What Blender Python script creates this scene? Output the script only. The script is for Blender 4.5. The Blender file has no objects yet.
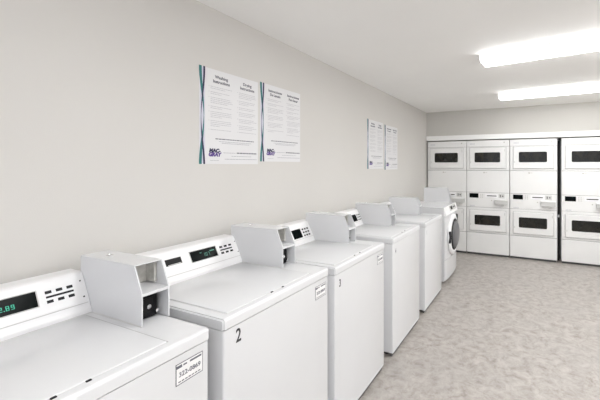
import bpy, bmesh, math, random
from mathutils import Matrix, Vector
random.seed(7)
S = bpy.context.scene
COL = S.collection
PI = math.pi

# ---------------------------------------------------------------- camera
CAM_X, CAM_Z = 1.744, 1.5
cd = bpy.data.cameras.new('camera')
cam = bpy.data.objects.new('camera', cd)
COL.objects.link(cam)
cam.location = (CAM_X, 0, CAM_Z)
cam.rotation_euler = (PI/2, 0, math.radians(23.39))
cd.sensor_width = 36
cd.sensor_fit = 'HORIZONTAL'
cd.lens = 330.49/600*36
cd.shift_x = -90.05/600
cd.shift_y = -35/600
cd.clip_start = 0.02
S.camera = cam

# ---------------------------------------------------------------- world, exposure
w = bpy.data.worlds.new('world'); S.world = w
w.use_nodes = True
w.node_tree.nodes['Background'].inputs[0].default_value = (0.9, 0.92, 1, 1)
w.node_tree.nodes['Background'].inputs[1].default_value = 0.78
S.view_settings.view_transform = 'Standard'
S.view_settings.look = 'None'
S.view_settings.gamma = 1
S.view_settings.use_curve_mapping = False
S.view_settings.exposure = 0.87
LAMP = 10.5          # glow of the ceiling light diffusers
S.cycles.max_bounces = 12
S.cycles.diffuse_bounces = 8

# ---------------------------------------------------------------- materials
def mat(name, col, rough=0.5, metal=0.0, spec=0.5, emit=None, estr=0, coat=0):
    m = bpy.data.materials.new(name); m.use_nodes = True
    b = m.node_tree.nodes['Principled BSDF']
    b.inputs['Base Color'].default_value = (*col, 1)
    b.inputs['Roughness'].default_value = rough
    b.inputs['Metallic'].default_value = metal
    b.inputs['Specular IOR Level'].default_value = spec
    b.inputs['Coat Weight'].default_value = coat
    if emit:
        b.inputs['Emission Color'].default_value = (*emit, 1)
        b.inputs['Emission Strength'].default_value = estr
    return m

def noise_mat(name, c1, c2, scale, rough=0.6, bump=0.0, bscale=200, detail=3, lo=0.35, hi=0.65, spec=0.5):
    m = mat(name, c1, rough, spec=spec)
    nt = m.node_tree; N = nt.nodes; L = nt.links
    b = N['Principled BSDF']
    tc = N.new('ShaderNodeTexCoord')
    n = N.new('ShaderNodeTexNoise'); n.inputs['Scale'].default_value = scale; n.inputs['Detail'].default_value = detail
    L.new(tc.outputs['Object'], n.inputs['Vector'])
    r = N.new('ShaderNodeValToRGB')
    r.color_ramp.elements[0].position = lo; r.color_ramp.elements[0].color = (*c1, 1)
    r.color_ramp.elements[1].position = hi; r.color_ramp.elements[1].color = (*c2, 1)
    L.new(n.outputs['Fac'], r.inputs['Fac']); L.new(r.outputs['Color'], b.inputs['Base Color'])
    if bump:
        n2 = N.new('ShaderNodeTexNoise'); n2.inputs['Scale'].default_value = bscale
        L.new(tc.outputs['Object'], n2.inputs['Vector'])
        bp = N.new('ShaderNodeBump'); bp.inputs['Strength'].default_value = bump; bp.inputs['Distance'].default_value = 0.002
        L.new(n2.outputs['Fac'], bp.inputs['Height']); L.new(bp.outputs['Normal'], b.inputs['Normal'])
    return m

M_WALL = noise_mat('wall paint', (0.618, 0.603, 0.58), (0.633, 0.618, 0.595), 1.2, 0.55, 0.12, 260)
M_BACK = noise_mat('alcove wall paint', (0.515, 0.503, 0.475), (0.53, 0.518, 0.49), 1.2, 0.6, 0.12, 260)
M_CEIL = noise_mat('ceiling paint', (0.90, 0.895, 0.88), (0.915, 0.91, 0.895), 2.0, 0.8, 0.2, 180)
M_TRIM = mat('white trim paint', (0.82, 0.82, 0.81), 0.4)
M_ENAM = noise_mat('white enamel', (0.665, 0.67, 0.685), (0.68, 0.685, 0.70), 3, 0.2)
M_ENAM2 = noise_mat('white dryer enamel', (0.74, 0.74, 0.735), (0.755, 0.755, 0.75), 3, 0.4)
M_PLAS = mat('white console plastic', (0.83, 0.83, 0.84), 0.35)
M_GREYL = mat('light grey paint', (0.55, 0.55, 0.54), 0.45)
M_GAP = mat('door gap shadow line', (0.28, 0.28, 0.28), 0.6)
M_SEAM2 = mat('panel seam line', (0.17, 0.17, 0.17), 0.6)
M_METAL = noise_mat('worn metal plate', (0.42, 0.41, 0.38), (0.62, 0.61, 0.58), 30, 0.4)
M_SEAM = mat('seam shadow fill', (0.10, 0.10, 0.10), 0.7)  # dark colour standing in for shade in deck seams and toe gaps
M_BLACK = mat('black plastic', (0.006, 0.006, 0.007), 0.35, spec=0.2)
M_DISP = mat('display window', (0.003, 0.005, 0.005), 0.15, spec=0.03)
M_KEY = mat('dark grey key', (0.02, 0.02, 0.024), 0.5, spec=0.25)
M_LED = mat('green led', (0.02, 0.3, 0.2), 0.5, emit=(0.08, 0.75, 0.5), estr=0.28)
M_LEDD = mat('dim led', (0.02, 0.1, 0.08), 0.5, emit=(0.10, 0.35, 0.25), estr=0.35)
M_CHROME = mat('chrome', (0.75, 0.75, 0.76), 0.2, 1.0)
M_GLASS = noise_mat('smoked glass painted reflection', (0.008, 0.008, 0.006), (0.03, 0.026, 0.018), 7, 0.1, lo=.45, hi=.75, spec=0.35)  # brownish mottling puts faint reflections into the dark glass colour
M_DARK = mat('dark cavity', (0.02, 0.018, 0.018), 0.8)
M_INK = mat('black ink', (0.02, 0.02, 0.025), 0.6)
M_GREY_INK = mat('grey ink', (0.36, 0.36, 0.40), 0.6)
M_MID_INK = mat('dark grey ink', (0.13, 0.13, 0.16), 0.6)
M_BODY_INK = mat('faint grey ink', (0.47, 0.47, 0.50), 0.6)
M_PALE_INK = mat('pale grey ink', (0.56, 0.565, 0.59), 0.6)
M_PURP = mat('purple ink', (0.10, 0.05, 0.25), 0.6)
M_NAVY = mat('navy ink', (0.02, 0.02, 0.07), 0.6)
M_TEAL = mat('teal ink', (0.02, 0.17, 0.17), 0.5)
M_LAV = mat('lavender ink', (0.60, 0.60, 0.70), 0.5)
M_PAPER = mat('poster paper', (0.72, 0.72, 0.735), 0.42)
M_STICK = mat('sticker paper', (0.80, 0.80, 0.80), 0.45)
M_DIFF = mat('light diffuser', (0.9, 0.9, 0.9), 0.4, emit=(0.98, 0.985, 0.98), estr=LAMP)
M_FIXT = mat('fixture metal', (0.75, 0.74, 0.72), 0.45)
M_REFL_GREY = mat('door glass reflection grey', (0.13, 0.13, 0.138), 0.3)  # grey base colour stands in for white surroundings reflected in the glass
M_RUBBER = mat('rubber foot', (0.05, 0.05, 0.05), 0.8)

def floor_mat():
    m = mat('mottled vinyl', (0.5, 0.45, 0.42), 0.34)
    nt = m.node_tree; N = nt.nodes; L = nt.links
    b = N['Principled BSDF']
    tc = N.new('ShaderNodeTexCoord')
    mp = N.new('ShaderNodeMapping'); mp.inputs['Scale'].default_value = (1, 1, 1)
    L.new(tc.outputs['Object'], mp.inputs['Vector'])
    n0 = N.new('ShaderNodeTexNoise'); n0.inputs['Scale'].default_value = 6; n0.inputs['Detail'].default_value = 2
    L.new(mp.outputs['Vector'], n0.inputs['Vector'])
    add = N.new('ShaderNodeMixRGB'); add.blend_type = 'LINEAR_LIGHT'; add.inputs[0].default_value = 0.07
    L.new(mp.outputs['Vector'], add.inputs[1]); L.new(n0.outputs['Color'], add.inputs[2])
    n1 = N.new('ShaderNodeTexNoise'); n1.inputs['Scale'].default_value = 15; n1.inputs['Detail'].default_value = 6; n1.inputs['Roughness'].default_value = 0.74
    L.new(add.outputs[0], n1.inputs['Vector'])
    r = N.new('ShaderNodeValToRGB')
    e = r.color_ramp.elements
    e[0].position = 0.33; e[0].color = (0.235, 0.208, 0.185, 1)
    e[1].position = 0.68; e[1].color = (0.465, 0.436, 0.412, 1)
    k = e.new(0.46); k.color = (0.34, 0.311, 0.287, 1)
    k = e.new(0.55); k.color = (0.40, 0.372, 0.348, 1)
    L.new(n1.outputs['Fac'], r.inputs['Fac'])
    n2 = N.new('ShaderNodeTexNoise'); n2.inputs['Scale'].default_value = 3.2; n2.inputs['Detail'].default_value = 3
    L.new(tc.outputs['Object'], n2.inputs['Vector'])
    mx = N.new('ShaderNodeMixRGB'); mx.blend_type = 'MIX'
    r2 = N.new('ShaderNodeValToRGB'); r2.color_ramp.elements[0].position = 0.4; r2.color_ramp.elements[1].position = 0.7
    r2.color_ramp.elements[1].color = (0.4, 0.4, 0.4, 1)
    L.new(n2.outputs['Fac'], r2.inputs['Fac']); L.new(r2.outputs['Color'], mx.inputs[0])
    L.new(r.outputs['Color'], mx.inputs[1]); mx.inputs[2].default_value = (0.37, 0.352, 0.335, 1)
    L.new(mx.outputs[0], b.inputs['Base Color'])
    return m
M_FLOOR = floor_mat()

# ---------------------------------------------------------------- helpers
def link(name, bm, m, parent=None, smooth=False):
    me = bpy.data.meshes.new(name); bm.normal_update(); bm.to_mesh(me); bm.free()
    for k in (m if isinstance(m, (list, tuple)) else [m]): me.materials.append(k)
    if smooth:
        for p in me.polygons: p.use_smooth = True
    o = bpy.data.objects.new(name, me); COL.objects.link(o)
    if parent: o.parent = parent
    return o

def smooth_angle(o, deg=35):
    me = o.data
    for p in me.polygons: p.use_smooth = True
    bm = bmesh.new(); bm.from_mesh(me)
    for e in bm.edges:
        if len(e.link_faces) == 2 and e.calc_face_angle(0) > math.radians(deg): e.smooth = False
    bm.to_mesh(me); bm.free()
    return o

def box(bm, x0, x1, y0, y1, z0, z1, bev=0.0, seg=2, mx=None, edges=None):
    t = bmesh.new()
    vs = [t.verts.new((x, y, z)) for x in (x0, x1) for y in (y0, y1) for z in (z0, z1)]
    for f in ((0,1,3,2), (4,6,7,5), (0,4,5,1), (2,3,7,6), (0,2,6,4), (1,5,7,3)):
        t.faces.new([vs[i] for i in f])
    bmesh.ops.recalc_face_normals(t, faces=t.faces)
    if bev:
        es = [e for e in t.edges if edges is None or edges(e)]
        bmesh.ops.bevel(t, geom=es, offset=bev, segments=seg, affect='EDGES', profile=0.5)
    if mx is not None: bmesh.ops.transform(t, matrix=mx, verts=t.verts)
    me = bpy.data.meshes.new('t'); t.to_mesh(me); t.free(); bm.from_mesh(me); bpy.data.meshes.remove(me)
    return bm

def prism(bm, prof, y0, y1, bev=0.0, seg=2):
    """extrude an (x, z) outline along y"""
    t = bmesh.new()
    a = [t.verts.new((x, y0, z)) for x, z in prof]; b = [t.verts.new((x, y1, z)) for x, z in prof]
    t.faces.new(a); t.faces.new(b[::-1]); n = len(prof)
    for i in range(n): t.faces.new((a[i], b[i], b[(i+1) % n], a[(i+1) % n]))
    bmesh.ops.recalc_face_normals(t, faces=t.faces)
    if bev: bmesh.ops.bevel(t, geom=list(t.edges), offset=bev, segments=seg, affect='EDGES')
    me = bpy.data.meshes.new('t'); t.to_mesh(me); t.free(); bm.from_mesh(me); bpy.data.meshes.remove(me)
    return bm

def lathe(bm, prof, mx, n=40):
    """(r, h) profile turned about local z, then moved by mx"""
    t = bmesh.new(); rings = []
    for r, h in prof:
        if r < 1e-6: rings.append([t.verts.new((0, 0, h))])
        else: rings.append([t.verts.new((r*math.cos(2*PI*i/n), r*math.sin(2*PI*i/n), h)) for i in range(n)])
    for a, b in zip(rings, rings[1:]):
        for i in range(n):
            j = (i+1) % n
            if len(a) == 1 and len(b) == 1: continue
            if len(a) == 1: t.faces.new((a[0], b[i], b[j]))
            elif len(b) == 1: t.faces.new((a[i], a[j], b[0]))
            else: t.faces.new((a[i], a[j], b[j], b[i]))
    bmesh.ops.recalc_face_normals(t, faces=t.faces)
    bmesh.ops.transform(t, matrix=mx, verts=t.verts)
    me = bpy.data.meshes.new('t'); t.to_mesh(me); t.free(); bm.from_mesh(me); bpy.data.meshes.remove(me)
    return bm

def frame(o, X, Y, Z):
    X, Y, Z = Vector(X).normalized(), Vector(Y).normalized(), Vector(Z).normalized()
    return Matrix(((X.x, Y.x, Z.x, o[0]), (X.y, Y.y, Z.y, o[1]), (X.z, Y.z, Z.z, o[2]), (0, 0, 0, 1)))

def plate(bm, fr, x0, x1, y0, y1, t=0.001, bev=0, z=0):
    """thin slab on a surface frame"""
    return box(bm, x0, x1, y0, y1, z, z+t, bev, 2, fr)

def text(bm, fr, s, x, y, size, depth=0.0004, align='CENTER', z=0.0, bold=0.0, sx=1.0, shear=0.0):
    c = bpy.data.curves.new('t', 'FONT'); c.body = s; c.size = size; c.align_x = align; c.align_y = 'CENTER'
    c.extrude = depth; c.offset = bold; c.resolution_u = 3; c.shear = shear
    o = bpy.data.objects.new('t', c); COL.objects.link(o)
    me = bpy.data.meshes.new_from_object(o.evaluated_get(bpy.context.evaluated_depsgraph_get()))
    me.transform(fr @ Matrix.Translation((x, y, z+depth)) @ Matrix.Diagonal((sx, 1, 1, 1)))
    bm.from_mesh(me); bpy.data.meshes.remove(me); bpy.data.objects.remove(o); bpy.data.curves.remove(c)
    return bm

SEG = {'0':'abcdef','1':'bc','2':'abged','3':'abgcd','4':'fgbc','5':'afgcd','6':'afgedc','7':'abc','8':'abcdefg','9':'abcdfg'}
def digits(bm, fr, s, x, y, h):
    wd = h*0.52; t = h*0.13
    for ch in s:
        if ch == '.':
            plate(bm, fr, x-t*0.4, x+t*0.8, y-h/2, y-h/2+t, 0.0005); x += t*2; continue
        R = {'a':(0,wd,h-t,h),'g':(0,wd,h/2-t/2,h/2+t/2),'d':(0,wd,0,t),'f':(0,t,h/2,h),'b':(wd-t,wd,h/2,h),'e':(0,t,0,h/2),'c':(wd-t,wd,0,h/2)}
        for k in SEG[ch]:
            a, b, c, d = R[k]; g = t*0.15
            plate(bm, fr, x+a+g, x+b-g, y-h/2+c+g, y-h/2+d-g, 0.0005)
        x += wd*1.45
    return bm

def empty(name, label, cat, loc=(0,0,0), rz=0, group=None):
    o = bpy.data.objects.new(name, None); COL.objects.link(o)
    o.empty_display_size = 0.1
    o.location = loc; o.rotation_euler = (0, 0, rz); o['label'] = label; o['category'] = cat
    if group: o['group'] = group
    return o

def kids(o): return [c for c in COL.objects if c.parent == o]
def copy_tree(o, parent=None):
    c = o.copy(); COL.objects.link(c)
    if parent: c.parent = parent
    for k in kids(o): copy_tree(k, c)
    return c
def child(o, base): return [c for c in kids(o) if c.name.split('.')[0] == base]

def struct(name, bm, m):
    o = link(name, bm, m); o['kind'] = 'structure'; return o

# ---------------------------------------------------------------- room
RX, RY0, RZ = 4.0, -2.6, 2.43      # room width, open end that lets in fill light, ceiling height
YB = 5.66                          # front of the dryer row
YA = 6.45                          # back of the dryer alcove
XA = 2.86                          # right end of the alcove
struct('floor', box(bmesh.new(), -0.1, RX+0.1, RY0-0.1, YA+0.1, -0.1, 0), M_FLOOR)
struct('ceiling', box(bmesh.new(), -0.1, RX+0.1, RY0-0.1, YA+0.1, RZ, RZ+0.1), M_CEIL)
struct('wall_left', box(bmesh.new(), -0.1, 0, RY0-0.1, YA+0.1, 0, RZ), M_WALL)
struct('wall_right', box(bmesh.new(), RX, RX+0.1, RY0-0.1, YA+0.1, 0, RZ), M_WALL)
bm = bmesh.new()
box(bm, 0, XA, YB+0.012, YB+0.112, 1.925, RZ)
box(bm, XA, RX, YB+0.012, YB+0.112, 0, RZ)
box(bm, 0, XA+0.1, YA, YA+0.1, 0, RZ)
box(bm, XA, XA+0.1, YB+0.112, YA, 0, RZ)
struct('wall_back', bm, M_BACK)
struct('trim_1', box(bmesh.new(), 0.003, XA, YB-0.012, YB+0.012, 1.925, 2.008, 0.003), M_TRIM)

# ---------------------------------------------------------------- ceiling lights
def ceiling_light(label, loc, rz):
    t = empty('ceiling_light', label, 'ceiling light', loc, math.radians(rz), 'fluorescent ceiling fixtures')
    Lh, wd = 1.22, 0.108
    bm = bmesh.new()
    box(bm, -Lh, Lh, -wd-0.004, wd+0.004, -0.012, 0, 0.002)
    for s in (-1, 1):
        n = [(-wd-.004, -0.012), (-wd-.004, -0.030), (-wd*0.85, -0.058), (wd*0.85, -0.058), (wd+.004, -0.030), (wd+.004, -0.012)]
        t2 = bmesh.new()
        a = [t2.verts.new((s*Lh, y, z)) for y, z in n]; b = [t2.verts.new((s*(Lh-0.010), y, z)) for y, z in n]
        t2.faces.new(a); t2.faces.new(b[::-1])
        for i in range(6): t2.faces.new((a[i], b[i], b[(i+1)%6], a[(i+1)%6]))
        bmesh.ops.recalc_face_normals(t2, faces=t2.faces)
        me = bpy.data.meshes.new('t'); t2.to_mesh(me); t2.free(); bm.from_mesh(me); bpy.data.meshes.remove(me)
    link('fixture_base', bm, M_FIXT, t)
    prof = []
    for y, z in [(-wd, -0.011), (-wd, -0.030), (-wd*0.96, -0.042), (-wd*0.86, -0.052), (-wd*0.7, -0.056), (wd*0.7, -0.056), (wd*0.86, -0.052), (wd*0.96, -0.042), (wd, -0.030), (wd, -0.011)]:
        prof.append((y, z))
    b = bmesh.new()
    va = [b.verts.new((-Lh+0.010, y, z)) for y, z in prof]; vb = [b.verts.new((Lh-0.010, y, z)) for y, z in prof]
    for i in range(len(prof)-1): b.faces.new((va[i], vb[i], vb[i+1], va[i+1]))
    b.faces.new((va[-1], vb[-1], vb[0], va[0]))
    b.faces.new(va); b.faces.new(vb[::-1])
    bmesh.ops.recalc_face_normals(b, faces=b.faces)
    link('diffuser', b, M_DIFF, t)
    return t
ceiling_light('nearer and larger looking white fluorescent fixture glowing on the ceiling', (2.55, 2.83, RZ), -6.5)
ceiling_light('farther glowing fluorescent ceiling fixture, close to the wall above the stacked dryers', (2.55, 4.54, RZ), -4)
ceiling_light('added unseen fluorescent ceiling fixture above the near washers, out of view', (2.53, 1.05, RZ), -4)  # added out of view only for the light it casts
ceiling_light('added unseen fluorescent ceiling fixture behind the camera, at the far end from the dryers', (2.53, -0.9, RZ), -4)  # another added, unseen fixture that serves as extra light

# ---------------------------------------------------------------- posters
FW = lambda y, z, x=0.0: frame((x, y, z), (0, 1, 0), (0, 0, 1), (1, 0, 0))
def wave(bm, fr, x0, amp, ph, y0, y1, wd, n=36, z=0.0016, t=0.0004, taper=True):
    tb = bmesh.new(); A = []
    for i in range(n+1):
        q = i/n; y = y0+(y1-y0)*q
        x = x0+amp*math.cos(2*PI*(q*1.0)+ph)
        w_ = wd*(0.12+0.88*abs(math.cos(PI*q+0.12*math.sin(ph)))) if taper else wd
        A.append([tb.verts.new(p) for p in ((x-w_, y, z), (x+w_, y, z), (x+w_, y, z+t), (x-w_, y, z+t))])
    for a, b in zip(A, A[1:]):
        for k in range(4): tb.faces.new((a[k], a[(k+1)%4], b[(k+1)%4], b[k]))
    tb.faces.new(A[0]); tb.faces.new(A[-1][::-1])
    bmesh.ops.recalc_face_normals(tb, faces=tb.faces)
    bmesh.ops.transform(tb, matrix=fr, verts=tb.verts)
    me = bpy.data.meshes.new('t'); tb.to_mesh(me); tb.free(); bm.from_mesh(me); bpy.data.meshes.remove(me)

def poster(y0, z0, wd, ht, heads, label, seed):
    rnd = random.Random(seed)
    t = empty('instruction_poster', label, 'poster', (0, y0, z0), 0, 'laundry instruction posters on the wall')
    fr = FW(0, 0)
    link('paper', plate(bmesh.new(), fr, 0, wd, 0, ht, 0.0015), M_PAPER, t)
    fr = FW(0, 0, 0.0)
    lv = link('ribbon_backing', plate(bmesh.new(), fr, 0.004, 0.035, 0.004, ht-0.004, 0.0002, z=0.0015), M_LAV, t)
    b = bmesh.new(); wave(b, fr, 0.018, 0.011, PI, 0.0, ht+0.002, 0.0085, z=0.0018)
    a = link('ribbon_stripe', b, M_TEAL, t); a['label'] = 'teal wavy stripe'
    b = bmesh.new(); wave(b, fr, 0.021, 0.010, 0.2, 0.0, ht+0.002, 0.0058, z=0.0023)
    a = link('ribbon_stripe', b, M_NAVY, t); a['label'] = 'near-black wavy stripe'
    F = fr @ Matrix.Translation((0, 0, 0.0016))
    cols = ((0.060, 0.235), (0.265, 0.425))
    for (a0, a1), (l1, l2) in zip(cols, heads):
        b = bmesh.new()
        cx = (a0+a1)/2
        text(b, F, l1, cx, ht-0.042, 0.026, bold=0.0006)
        text(b, F, l2, cx, ht-0.070, 0.026, bold=0.0006, sx=0.95)
        link('heading', b, M_MID_INK, t)
    for ci, (a0, a1) in enumerate(cols):
        b = bmesh.new()
        y = ht-0.105
        while y > 0.20:
            nl = rnd.choice((2, 3, 4))
            for i in range(nl):
                if y < 0.20: break
                full = a1-a0-0.012
                e = a0+0.012+full*(rnd.uniform(0.82, 1) if i < nl-1 else rnd.uniform(0.35, 0.8))
                x = a0+0.012
                while x < e:
                    ww = rnd.uniform(0.006, 0.02)
                    plate(b, F, x, min(x+ww, e), y, y+0.0032, 0.0002); x += ww+0.003
                if i == 0: plate(b, F, a0, a0+0.004, y, y+0.0042, 0.0002)
                y -= 0.0105
            y -= 0.011
        link('body_text', b, M_BODY_INK, t)
    for (x0_, x1_, yy, hh) in ((0.105, 0.40, 0.148, 0.0055), (0.26, 0.425, 0.066, 0.007), ):
        x = x0_; b = bmesh.new()
        while x < x1_:
            ww = rnd.uniform(0.008, 0.022); plate(b, F, x, min(x+ww, x1_), yy, yy+hh, 0.0002); x += ww+0.003
        link('bold_text', b, M_MID_INK, t)
    b = bmesh.new()
    for (x0_, x1_, yy, hh) in ((0.13, 0.38, 0.134, 0.003), (0.15, 0.36, 0.125, 0.003), (0.16, 0.25, 0.067, 0.003), (0.22, 0.38, 0.047, 0.003), (0.17, 0.425, 0.028, 0.0035), (0.07, 0.13, 0.020, 0.0025)):
        x = x0_; b = bmesh.new()
        while x < x1_:
            ww = rnd.uniform(0.008, 0.022); plate(b, F, x, min(x+ww, x1_), yy, yy+hh, 0.0002); x += ww+0.003
        link('small_text', b, M_GREY_INK, t)
    b = bmesh.new(); text(b, F, 'MAC-', 0.100, 0.079, 0.030, bold=0.0020, shear=0.2)
    lg = link('logo', b, M_NAVY, t)
    b = bmesh.new(); text(b, F, 'GRAY', 0.099, 0.056, 0.031, bold=0.0022, shear=0.2)
    link('logo_lower_word', b, M_PURP, lg)
    return t
WE = (('Washing', 'Instructions'), ('Drying', 'Instructions'))
WS = (('Instrucciones', 'De Lavado'), ('Instrucciones', 'Para Secar'))
poster(1.294, 1.506, 0.438, 0.563, WE, 'white poster headed Washing Instructions, leftmost and nearest on the beige wall', 1)
poster(1.752, 1.525, 0.430, 0.553, WS, 'white poster second from the left, right beside the Washing Instructions poster', 2)
poster(3.367, 1.455, 0.438, 0.575, WE, 'white poster third from the left, the left one of the distant pair', 3)
poster(3.850, 1.440, 0.440, 0.575, WS, 'white poster farthest right on the beige wall, nearest the dryers', 4)

# ---------------------------------------------------------------- top-load washer
WW, XF, XB = 0.662, 0.724, 0.03     # width, front plane, back plane
ZS, ZT = 0.906, 0.945               # deck seam, deck top
PX0, PZ0, PX1, PZ1 = 0.196, 0.985, 0.146, 1.080
PU = (PX1-PX0, 0, PZ1-PZ0); PN = (PZ1-PZ0, 0, PX0-PX1)
FP = frame((PX0, 0, PZ0), (0, 1, 0), PU, PN)
def vert_edge(e): return abs(e.verts[0].co.z-e.verts[1].co.z) > 0.1

def washer_body(t):
    bm = bmesh.new()
    box(bm, XB, XF-0.003, 0.002, WW-0.002, 0.035, ZS-0.004, 0.008, 3, edges=lambda e: vert_edge(e) and e.verts[0].co.x > 0.5)
    smooth_angle(link('cabinet', bm, M_ENAM, t))
    bm = bmesh.new()
    box(bm, XB+0.02, XF-0.012, 0.012, WW-0.012, ZS-0.005, ZS+0.001)
    link('seam_shadow', bm, M_SEAM, t)  # dark slab painting the shade in the gap under the deck
    bm = bmesh.new(); box(bm, XF-0.025, XF-0.018, 0.012, WW-0.012, 0.004, 0.036)
    link('toe_shadow', bm, M_SEAM, t)  # black strip painting the shadow under the cabinet front
    bm = bmesh.new()
    box(bm, XF-0.012, XF-0.0015, 0.02, WW-0.02, 0.040, 0.052, 0.002)
    link('kick_flange', bm, M_ENAM, t)
    # deck: rounded front lip, rounded corners
    bm = bmesh.new()
    tb = bmesh.new()
    prof = [(XB, ZS), (XF, ZS), (XF, ZT-0.012)]
    for i in range(1, 7):
        a = PI/2*i/6
        prof.append((XF-0.012*(1-math.cos(a)), ZT-0.012+0.012*math.sin(a)))
    prof.append((XB, ZT))
    a_ = [tb.verts.new((x, 0, z)) for x, z in prof]; b_ = [tb.verts.new((x, WW, z)) for x, z in prof]
    tb.faces.new(a_); tb.faces.new(b_[::-1]); n = len(prof)
    for i in range(n): tb.faces.new((a_[i], b_[i], b_[(i+1)%n], a_[(i+1)%n]))
    bmesh.ops.recalc_face_normals(tb, faces=tb.faces)
    es = [e for e in tb.edges if abs(e.verts[0].co.y-e.verts[1].co.y) < 1e-6 and (e.verts[0].co.z > ZS+0.001 or e.verts[1].co.z > ZS+0.001)]
    bmesh.ops.bevel(tb, geom=es, offset=0.006, segments=3, affect='EDGES')
    me = bpy.data.meshes.new('t'); tb.to_mesh(me); tb.free(); bm.from_mesh(me); bpy.data.meshes.remove(me)
    smooth_angle(link('top_deck', bm, M_ENAM, t), 40)
    # lid
    bm = bmesh.new()
    box(bm, 0.225, 0.690, 0.042, 0.540, ZT-0.002, ZT+0.0045, 0.0035, 3)
    lid = smooth_angle(link('lid', bm, M_ENAM, t))
    bm = bmesh.new()
    box(bm, 0.224, 0.6915, 0.0405, 0.5422, ZT-0.003, ZT+0.0005)
    link('lid_groove', bm, M_GREYL, lid)
    link('lid_gap', box(bmesh.new(), 0.225, 0.690, 0.5405, 0.5435, ZT-0.001, ZT+0.001), M_GAP, lid)
    for yy in (0.272, 0.340):
        b = bmesh.new(); box(b, 0.688, 0.696, yy-0.006, yy+0.006, ZT-0.001, ZT+0.003, 0.0015)
        link('lid_bumper', b, M_BLACK, lid)
    for xx, yy in ((XF-0.08, 0.06), (XF-0.08, WW-0.06), (XB+0.08, 0.06), (XB+0.08, WW-0.06)):
        b = bmesh.new(); lathe(b, [(0, 0), (0.024, 0), (0.024, 0.012), (0.010, 0.016), (0.010, 0.036), (0, 0.036)], Matrix.Translation((xx, yy, 0)), 16)
        link('foot', b, M_RUBBER, t)

def console(t, square):
    prof = [(0.035, ZT-0.001), (0.210, ZT-0.001), (0.208, 0.958), (0.200, 0.972), (PX0, PZ0-0.003), (PX0, PZ0), (PX1, PZ1),
            (0.140, 1.087), (0.130, 1.091), (0.060, 1.091), (0.040, 1.080)]
    c = link('console', prism(bmesh.new(), prof, 0.0, 0.5605, 0.0015, 1), M_PLAS, t)
    ln = bmesh.new(); box(ln, PX0-0.004, PX0+0.0012, 0.006, 0.555, PZ0-0.0035, PZ0-0.0015)
    box(ln, 0.196, 0.2118, 0.004, 0.557, ZT-0.0005, ZT+0.0012)
    link('console_seam', ln, M_GREYL, c)
    if square: D = (0.310, 0.398, 0.010, 0.072); B = (0.426, 0.480, 3); sl = None
    else: D = (0.273, 0.419, 0.032, 0.086); B = (0.450, 0.508, 3); sl = (0.150, 0.226, 0.046, 0.078)
    link('display', plate(bmesh.new(), FP, *D, 0.0012), M_DISP, c)
    fb = bmesh.new()
    for (a, b, cc, d) in ((D[0]-.003, D[1]+.003, D[2]-.003, D[2]), (D[0]-.003, D[1]+.003, D[3], D[3]+.003), (D[0]-.003, D[0], D[2], D[3]), (D[1], D[1]+.003, D[2], D[3])):
        plate(fb, FP, a, b, cc, d, 0.0016)
    link('display_bezel', fb, M_GREYL if not square else M_BLACK, c)
    if sl:
        link('card_slot', plate(bmesh.new(), FP, *sl, 0.001), M_BLACK, c)
        link('card_slot_lip', plate(bmesh.new(), FP, sl[0]+.008, sl[1]-.008, sl[2]+.001, sl[2]+.004, 0.004), M_GREYL, c)
    bx0, bx1, n = B
    st = (bx1-bx0)/(n-1)
    rows = (0.072, 0.038) if not square else (0.064, 0.040, 0.016)
    hw = 0.0085 if not square else 0.0082
    for r in rows:
        for i in range(n):
            b = bmesh.new(); plate(b, FP, bx0+i*st-hw, bx0+i*st+hw, r-(0.0062 if square else 0.0052), r+(0.0062 if square else 0.0052), 0.0022, 0.0008)
            link('button', b, M_KEY, c)
    if not square:
        link('legend_bar', plate(bmesh.new(), FP, bx0-.008, bx1+.009, 0.0515, 0.0585, 0.0008), M_KEY, c)
    for (yy, hh) in ((0.547, 0.084), (0.547, 0.022)):
        b = bmesh.new(); lathe(b, [(0.0028, 0), (0.0028, 0.001), (0, 0.0016)], FP @ Matrix.Translation((yy, hh, 0)), 12)
        link('screw', b, M_KEY, c)
    return c

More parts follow.
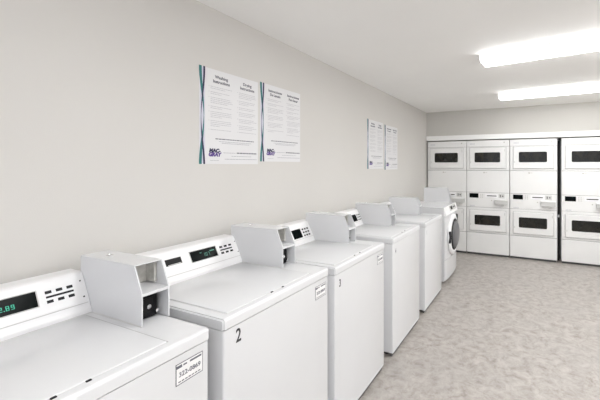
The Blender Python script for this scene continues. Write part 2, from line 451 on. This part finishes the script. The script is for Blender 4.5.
def coin_box(t, y1=WW, z=ZT, x_shift=0.0, w_=0.101, xb=0.138):
    y0 = y1-w_; X = x_shift; H = 1.150-ZT
    zz = lambda k: z+(k-ZT)
    side = [(xb, z), (0.520, z), (0.520, zz(1.056)), (0.478, zz(1.148)), (xb, zz(1.148))]
    side = [(a+X, b) for a, b in side]
    bm = bmesh.new()
    prism(bm, side, y0, y0+0.004); prism(bm, side, y1-0.004, y1)
    box(bm, xb+X, 0.479+X, y0+.002, y1-.002, zz(1.146), zz(1.150), 0.001)
    box(bm, xb+X, 0.40+X, y0+0.004, y1-0.004, z, zz(1.146))
    cb = link('coin_box', bm, M_ENAM, t)
    # shelf between the bays
    sh = bmesh.new(); prism(sh, [(0.40+X, zz(1.040)), (0.518+X, zz(1.046)), (0.518+X, zz(1.056)), (0.40+X, zz(1.062))], y0+0.004, y1-0.004)
    link('shelf', sh, M_ENAM, cb)
    b = bmesh.new(); box(b, 0.40+X, 0.408+X, y0+0.006, y1-0.006, zz(1.064), zz(1.144))
    box(b, 0.408+X, 0.455+X, y1-0.016, y1-0.006, zz(1.066), zz(1.140)); 
    link('upper_bay_plate', b, M_METAL, cb)
    b = bmesh.new(); box(b, 0.408+X, 0.424+X, y0+0.008, y0+0.018, zz(1.066), zz(1.092))
    link('coin_return_lever', b, M_BLACK, cb)
    b = bmesh.new(); box(b, 0.40+X, 0.474+X, y0+0.005, y1-0.016, zz(0.950), zz(1.039), 0.003)
    box(b, 0.474+X, 0.480+X, y0+0.015, y1-0.036, zz(0.970), zz(1.022), 0.002)
    cm = link('coin_mechanism', b, M_BLACK, cb)
    b = bmesh.new(); lathe(b, [(0, 0), (0.008, 0), (0.008, 0.006), (0.006, 0.008), (0, 0.008)], frame((0.480+X, y0+0.048, zz(0.992)), (0, 1, 0), (0, 0, 1), (1, 0, 0)), 20)
    lathe(b, [(0, 0), (0.006, 0), (0.006, 0.014), (0, 0.016)], frame((0.474+X, y1-0.024, zz(0.970)), (0, 1, 0), (0, 0, 1), (1, 0, 0)), 20)
    link('lock_barrel', b, M_CHROME, cb)
    b = bmesh.new(); lathe(b, [(0.012, 0), (0.012, 0.002), (0.008, 0.0025), (0.007, 0.0005), (0, 0.0005)], Matrix.Translation((0.24+X, y0+0.05, zz(1.150))), 20)
    link('top_lock', b, M_CHROME, cb)
    b = bmesh.new()
    box(b, xb+X+.09, 0.524+X, y0-0.0025, y0+0.0005, z, z+0.0022)
    link('base_seal', b, M_SEAM if False else M_GREYL, cb)
    return cb

def new_washer(square):
    t = empty('top_load_washer', 'x', 'washing machine', (0, 0, 0))
    washer_body(t); console(t, square); coin_box(t)
    return t
FF = lambda: frame((XF-0.003, 0, 0), (0, 1, 0), (0, 0, 1), (1, 0, 0))

def sticker(t):
    fr = FF() @ Matrix.Translation((-0.030, -0.002, 0))
    s = link('phone_sticker', plate(bmesh.new(), fr, 0.576, 0.667, 0.812, 0.879, 0.0008), M_STICK, t)
    b = bmesh.new()
    for (a, c, d, e) in ((.576, .667, .812, .8145), (.576, .667, .8770, .879), (.576, .578, .812, .879), (.6655, .667, .812, .879)):
        plate(b, fr, a, c, d, e, 0.0012)
    plate(b, fr, 0.578, 0.596, 0.864, 0.873, 0.0012); plate(b, fr, 0.600, 0.612, 0.866, 0.871, 0.0012)
    plate(b, fr, 0.622, 0.662, 0.866, 0.872, 0.0012)
    x = 0.584
    for k in range(7): plate(b, fr, x, x+0.008, 0.8190, 0.8225, 0.0012); x += 0.011
    text(b, fr, '322-0869', 0.622, 0.842, 0.021, z=0.0008, bold=0.0002, sx=0.92)
    link('sticker_print', b, M_MID_INK, s)

def number(t, s, yc, zc, h, m=M_INK):
    b = bmesh.new(); text(b, FF(), s, yc, zc, h, bold=0.001, sx=0.72)
    link('machine_number', b, m, t)

wide = new_washer(False)
group = 'row of white top-load washers along the wall'
w2 = copy_tree(wide); w3 = new_washer(True)
w4 = copy_tree(w3); w5 = copy_tree(w3)
for t, dx, y, hz, bx, by, lab in ((wide, 0.004, 0.132, 1, 0.005, 0.002, 'nearest white top-load washer in the bottom left corner, with lit green digits on its display'),
                  (w2, 0.006, 0.847, 1, -0.015, -0.008, 'white top-load washer marked with a black number 2 on its front'),
                  (w3, 0.020, 1.550, 0.985, -0.012, -0.045, 'white top-load washer marked 3, next after washer 2, with a small square display'),
                  (w4, 0.024, 2.362, 0.979, -0.015, -0.085, 'white top-load washer fourth in the row from the camera, right after washer 3'),
                  (w5, 0.026, 3.190, 0.966, -0.015, -0.095, 'farthest top-load washer in the row, just before the round-door front-load washer')):
    t.location = (dx, y, 0); t.scale.z = hz; t['label'] = lab; t['group'] = group
    for k in child(t, 'coin_box'): k.location.x += bx; k.location.y += by
sticker(wide); sticker(w2); sticker(w3)
number(w2, '2', 0.068, 0.858, 0.072); number(w3, '3', 0.055, 0.843, 0.060)
number(w4, '4', 0.060, 0.835, 0.055, M_MID_INK); number(w5, '5', 0.060, 0.835, 0.055, M_GREY_INK)
b = bmesh.new(); digits(b, FP @ Matrix.Translation((0, 0, 0.0012)), '2.89', 0.330, 0.054, 0.0155)
link('digits', b, M_LED, child(wide, 'console')[0])
b = bmesh.new(); digits(b, FP @ Matrix.Translation((0, 0, 0.0012)), '107', 0.340, 0.056, 0.018)
plate(b, FP, 0.324, 0.334, 0.068, 0.071, 0.0017); plate(b, FP, 0.380, 0.406, 0.066, 0.071, 0.0017)
link('digits', b, M_LEDD, child(w2, 'console')[0])
# the nearest machine's display and keys sit a little further right on its console
c0 = child(wide, 'console')[0]
for k in kids(c0):
    if k.name.split('.')[0] in ('display', 'display_bezel', 'button', 'legend_bar', 'digits'): k.location.y += 0.006

# its coin box is a touch narrower and its console runs right up to it
for k in child(wide, 'coin_box'): k.scale.y = 0.93; k.location.y = WW*0.07; k.location.x = -0.008
c0.scale.y = 1.0125

# ---------------------------------------------------------------- front-load washer
def front_loader(y):
    t = empty('front_load_washer', 'white front-load washer with a round dark door, last of the row before the dryers', 'washing machine', (0.016, y, 0))
    xf = 0.712; ZF = 0.965; WW = 0.686
    bm = bmesh.new()
    # plain sided cabinet
    prof = [(0.02, 0.035), (xf-0.01, 0.035), (xf-0.01, ZF-0.018), (0.02, ZF-0.018)]
    prism(bm, prof, 0.004, WW-0.004)
    cab = link('cabinet', bm, M_ENAM, t)
    # bowed front panel
    def bowed(z0, z1, depth, inset=0.0, base=xf-0.012, n=14):
        tb = bmesh.new(); A = []
        for i in range(n+1):
            q = i/n; yy = inset+(WW-2*inset)*q; x = base+depth*(1-(2*q-1)**2)**0.6 + 0.012
            A.append([tb.verts.new(p) for p in ((base, yy, z0), (x, yy, z0), (x, yy, z1), (base, yy, z1))])
        for a, b2 in zip(A, A[1:]):
            for k in range(4): tb.faces.new((a[k], a[(k+1)%4], b2[(k+1)%4], b2[k]))
        tb.faces.new(A[0]); tb.faces.new(A[-1][::-1])
        bmesh.ops.recalc_face_normals(tb, faces=tb.faces)
        o = bmesh.new(); me = bpy.data.meshes.new('t'); tb.to_mesh(me); tb.free(); o.from_mesh(me); bpy.data.meshes.remove(me)
        return o
    smooth_angle(link('front_panel', bowed(0.305, 0.858, 0.022, 0.002), M_ENAM, t))
    smooth_angle(link('lower_panel', bowed(0.045, 0.298, 0.022, 0.002), M_ENAM, t))
    link('top_deck', box(bmesh.new(), 0.02, xf-0.012, 0, WW, ZF-0.018, ZF, 0.005, 3), M_ENAM, t)
    # sloping control panel
    a, b2 = (xf+0.022, 0.862), (xf-0.010, ZF-0.002)
    cp = link('control_panel', prism(bmesh.new(), [(xf-0.012, 0.856), (xf+0.017, 0.856), a, b2, (xf-0.012, ZF-0.004)], 0.004, WW-0.004, 0.002), M_PLAS, t)
    fr = frame((a[0], 0, a[1]), (0, 1, 0), (b2[0]-a[0], 0, b2[1]-a[1]), (b2[1]-a[1], 0, a[0]-b2[0]))
    link('control_strip', plate(bmesh.new(), fr, 0.26, 0.60, 0.030, 0.100, 0.003, 0.001, z=0.002), M_GREYL, cp)
    link('display', plate(bmesh.new(), fr, 0.30, 0.40, 0.045, 0.088, 0.002, z=0.0045), M_DISP, cp)
    for i in range(4):
        b = bmesh.new(); plate(b, fr, 0.43+i*0.04, 0.45+i*0.04, 0.055, 0.078, 0.003, 0.001, z=0.0045); link('button', b, M_KEY, cp)
    # door
    cy, cz, x0 = WW/2+0.01, 0.575, xf+0.018
    fr = frame((x0, cy, cz), (0, 1, 0), (0, 0, 1), (1, 0, 0))
    b = bmesh.new()
    lathe(b, [(0.150, 0), (0.262, 0), (0.268, 0.012), (0.262, 0.022), (0.240, 0.032), (0.212, 0.034), (0.205, 0.030), (0.205, 0.006), (0.150, 0.004)], fr, 56)
    d = smooth_angle(link('door', b, M_PLAS, t), 50)
    b = bmesh.new()
    lathe(b, [(0.206, 0.028), (0.206, 0.038), (0.196, 0.044), (0.180, 0.044), (0.172, 0.034)], fr, 56)
    smooth_angle(link('window_gasket', b, M_BLACK, d), 50)
    b = bmesh.new()
    lathe(b, [(0.176, 0.038), (0.172, 0.050), (0.158, 0.062), (0.130, 0.072), (0.09, 0.079), (0.045, 0.082), (0, 0.083)], fr, 56)
    smooth_angle(link('door_glass', b, M_REFL_GREY, d), 60)
    b = bmesh.new(); box(b, x0+0.012, x0+0.038, cy-0.262, cy-0.228, cz-0.075, cz+0.075, 0.006, 3)
    link('door_handle', b, M_KEY, d)
    b = bmesh.new(); box(b, x0+0.012, x0+0.042, cy+0.225, cy+0.262, cz-0.05, cz+0.05, 0.006, 3)
    link('hinge_cover', b, M_KEY, d)
    coin_box(t, WW-0.012, ZF, 0.115, 0.101, xb=0.145)
    for xx, yy in ((xf-0.08, 0.06), (xf-0.08, WW-0.06), (0.1, 0.06), (0.1, WW-0.06)):
        b = bmesh.new(); lathe(b, [(0, 0), (0.024, 0), (0.024, 0.012), (0.010, 0.016), (0.010, 0.036), (0, 0.036)], Matrix.Translation((xx, yy, 0)), 16)
        link('foot', b, M_RUBBER, t)
    link('toe_recess', box(bmesh.new(), xf-0.06, xf-0.05, 0.01, WW-0.01, 0.01, 0.036), M_SEAM, t)
    return t
front_loader(4.065)

# ---------------------------------------------------------------- stacked dryers
DW = 0.680
def stacked_dryer():
    t = empty('stacked_dryer', 'x', 'dryer', (0, 0, 0), 0, 'stacked dryers in the back alcove')
    fy = 0.0                                   # front plane, body goes to +y
    FD = frame((0, fy, 0), (1, 0, 0), (0, 0, 1), (0, -1, 0))
    ZTOP = 1.908
    link('cabinet', box(bmesh.new(), 0, DW, 0.012, 0.70, 0.035, ZTOP, 0.004), M_ENAM2, t)
    def panel(name, z0, z1, x0=0.0, x1=DW, m=M_ENAM2, parent=t, th=0.014, bev=0.003, y=0.0):
        return link(name, box(bmesh.new(), x0, x1, y, y+th, z0, z1, bev), m, parent)
    panel('header_panel', 1.806, ZTOP)
    panel('upper_panel', 1.412, 1.802)
    panel('middle_panel', 1.046, 1.406)
    cp = panel('control_panel', 0.800, 1.041)
    panel('lower_panel', 0.372, 0.796)
    panel('kick_panel', 0.035, 0.366)
    for z in (0.369, 0.798, 1.0435, 1.409, 1.804):
        sm = bmesh.new(); box(sm, 0.002, DW-0.002, 0.003, 0.0135, z-0.004, z+0.004); link('panel_seam', sm, M_SEAM2, t)
    def door(z0, z1):
        d = link('door', box(bmesh.new(), 0.050, 0.628, -0.020, 0.0, z0, z1, 0.006, 3), M_ENAM2, t)
        g = bmesh.new(); box(g, 0.046, 0.632, -0.006, 0.001, z0-0.004, z1+0.004)
        link('door_gap', g, M_GAP, d)
        # window: frame and recessed smoked pane with rounded corners
        wx0, wx1 = 0.133, 0.540; wz0, wz1 = z0+0.098, z1-0.080
        b = bmesh.new(); box(b, wx0-0.008, wx1+0.008, -0.023, -0.010, wz0-0.008, wz1+0.008, 0.02, 4, edges=lambda e: abs(e.verts[0].co.y-e.verts[1].co.y) > 0.005)
        link('window_bezel', b, M_ENAM2, d)
        b = bmesh.new(); box(b, wx0, wx1, -0.0245, -0.012, wz0, wz1, 0.018, 4, edges=lambda e: abs(e.verts[0].co.y-e.verts[1].co.y) > 0.005)
        link('window_glass', b, M_GLASS, d)
        b = bmesh.new(); box(b, 0.064, 0.076, -0.030, -0.018, (z0+z1)/2-0.085, (z0+z1)/2-0.055, 0.002)
        link('door_catch', b, M_GREYL, d)
        b = bmesh.new(); box(b, 0.606, 0.616, -0.026, -0.019, z1-0.07, z1-0.03, 0.001)
        link('hinge', b, M_GREYL, d)
        return d
    door(1.446, 1.788); door(0.410, 0.752)
    # faint badges and locks
    def badge(z):
        b = bmesh.new()
        for i in range(4): plate(b, FD, 0.055+i*0.02, 0.069+i*0.02, z, z+0.022, 0.001)
        link('badge', b, M_PALE_INK, t)
    badge(1.842); badge(0.776-0.005+0.035)
    b = bmesh.new(); lathe(b, [(0.011, 0), (0.011, 0.004), (0, 0.005)], FD @ Matrix.Translation((0.600, 1.868, 0)), 16); link('lock', b, M_METAL, t)
    b = bmesh.new(); lathe(b, [(0.013, 0), (0.013, 0.004), (0, 0.006)], FD @ Matrix.Translation((0.285, 1.375, 0)), 16)
    plate(b, FD, 0.300, 0.33, 1.371, 1.379, 0.001); link('lock', b, M_METAL, t)
    # controls
    link('display', plate(bmesh.new(), FD, 0.045, 0.193, 0.952, 1.026, 0.002, 0.0005), M_DISP, cp)
    for i in range(2):
        for j in range(3):
            b = bmesh.new(); plate(b, FD, 0.222+i*0.030, 0.238+i*0.030, 0.955+j*0.024, 0.970+j*0.024, 0.0025, 0.0008); link('button', b, M_GREYL, cp)
    b = bmesh.new(); plate(b, FD, 0.305, 0.500, 0.966, 1.024, 0.002, 0.0008); link('card_reader', b, M_PLAS, cp)
    b = bmesh.new(); plate(b, FD, 0.330, 0.482, 0.984, 0.998, 0.0032); link('card_slot', b, M_BLACK, cp)
    b = bmesh.new(); plate(b, FD, 0.515, 0.605, 0.958, 1.028, 0.0025, 0.0008); link('coin_plate', b, M_GREYL, cp)
    b = bmesh.new(); plate(b, FD, 0.535, 0.547, 0.975, 1.012, 0.004); plate(b, FD, 0.565, 0.588, 0.985, 1.000, 0.004); link('coin_slot', b, M_KEY, cp)
    b = bmesh.new(); box(b, 0.455, 0.655, -0.055, 0.0, 0.862, 0.940, 0.004); cs = link('coin_tray', b, M_GREYL, t)
    b = bmesh.new(); box(b, 0.452, 0.658, -0.062, 0.0, 0.926, 0.942, 0.003); link('tray_lip', b, M_ENAM2, cs)
    b = bmesh.new(); lathe(b, [(0.010, 0), (0.010, 0.004), (0, 0.005)], FD @ Matrix.Translation((0.405, 0.915, 0)), 16); link('lock', b, M_METAL, cp)
    b = bmesh.new(); box(b, 0.56, 0.60, -0.045, 0.0, 0.835, 0.861, 0.004); link('coin_chute', b, M_GREYL, cs)
    link('toe_recess', box(bmesh.new(), 0.01, DW-0.01, 0.03, 0.04, 0.002, 0.04), M_SEAM, t)
    for xx in (0.07, DW-0.07):
        for yy in (0.1, 0.62):
            b = bmesh.new(); lathe(b, [(0, 0), (0.022, 0), (0.022, 0.012), (0.010, 0.016), (0.010, 0.036), (0, 0.036)], Matrix.Translation((xx, yy, 0)), 12)
            link('foot', b, M_RUBBER, t)
    return t
dr = stacked_dryer()
for i, (x, lab) in enumerate(((0.026, 'leftmost white stacked dryer, in the corner half hidden behind the front-load washer'),
                              (0.714, 'white stacked dryer second from the left in the back alcove'),
                              (1.404, 'white stacked dryer third from the left, just left of the wide dark gap'),
                              (2.144, 'rightmost white stacked dryer, right of the wide dark gap, cut off by the photo edge'))):
    o = dr if i == 0 else copy_tree(dr)
    o.location = (x, YB, 0); o['label'] = lab
# connector seen in the wide gap
t = empty('gas_valve', 'small pale valve on a dark pipe in the gap between the two rightmost dryers', 'valve', (2.114, YB+0.16, 0))
b = bmesh.new(); lathe(b, [(0, 0), (0.011, 0), (0.011, 1.88), (0, 1.88)], Matrix.Identity(4), 14); smooth_angle(link('pipe', b, M_DARK, t), 50)
b = bmesh.new(); lathe(b, [(0, -.02), (0.017, -0.02), (0.017, 0.02), (0, 0.02)], Matrix.Translation((0, 0, 0.70)), 14)
box(b, -0.016, 0.016, -0.05, -0.01, 0.69, 0.705, 0.002); link('valve_body', b, M_STICK, t)
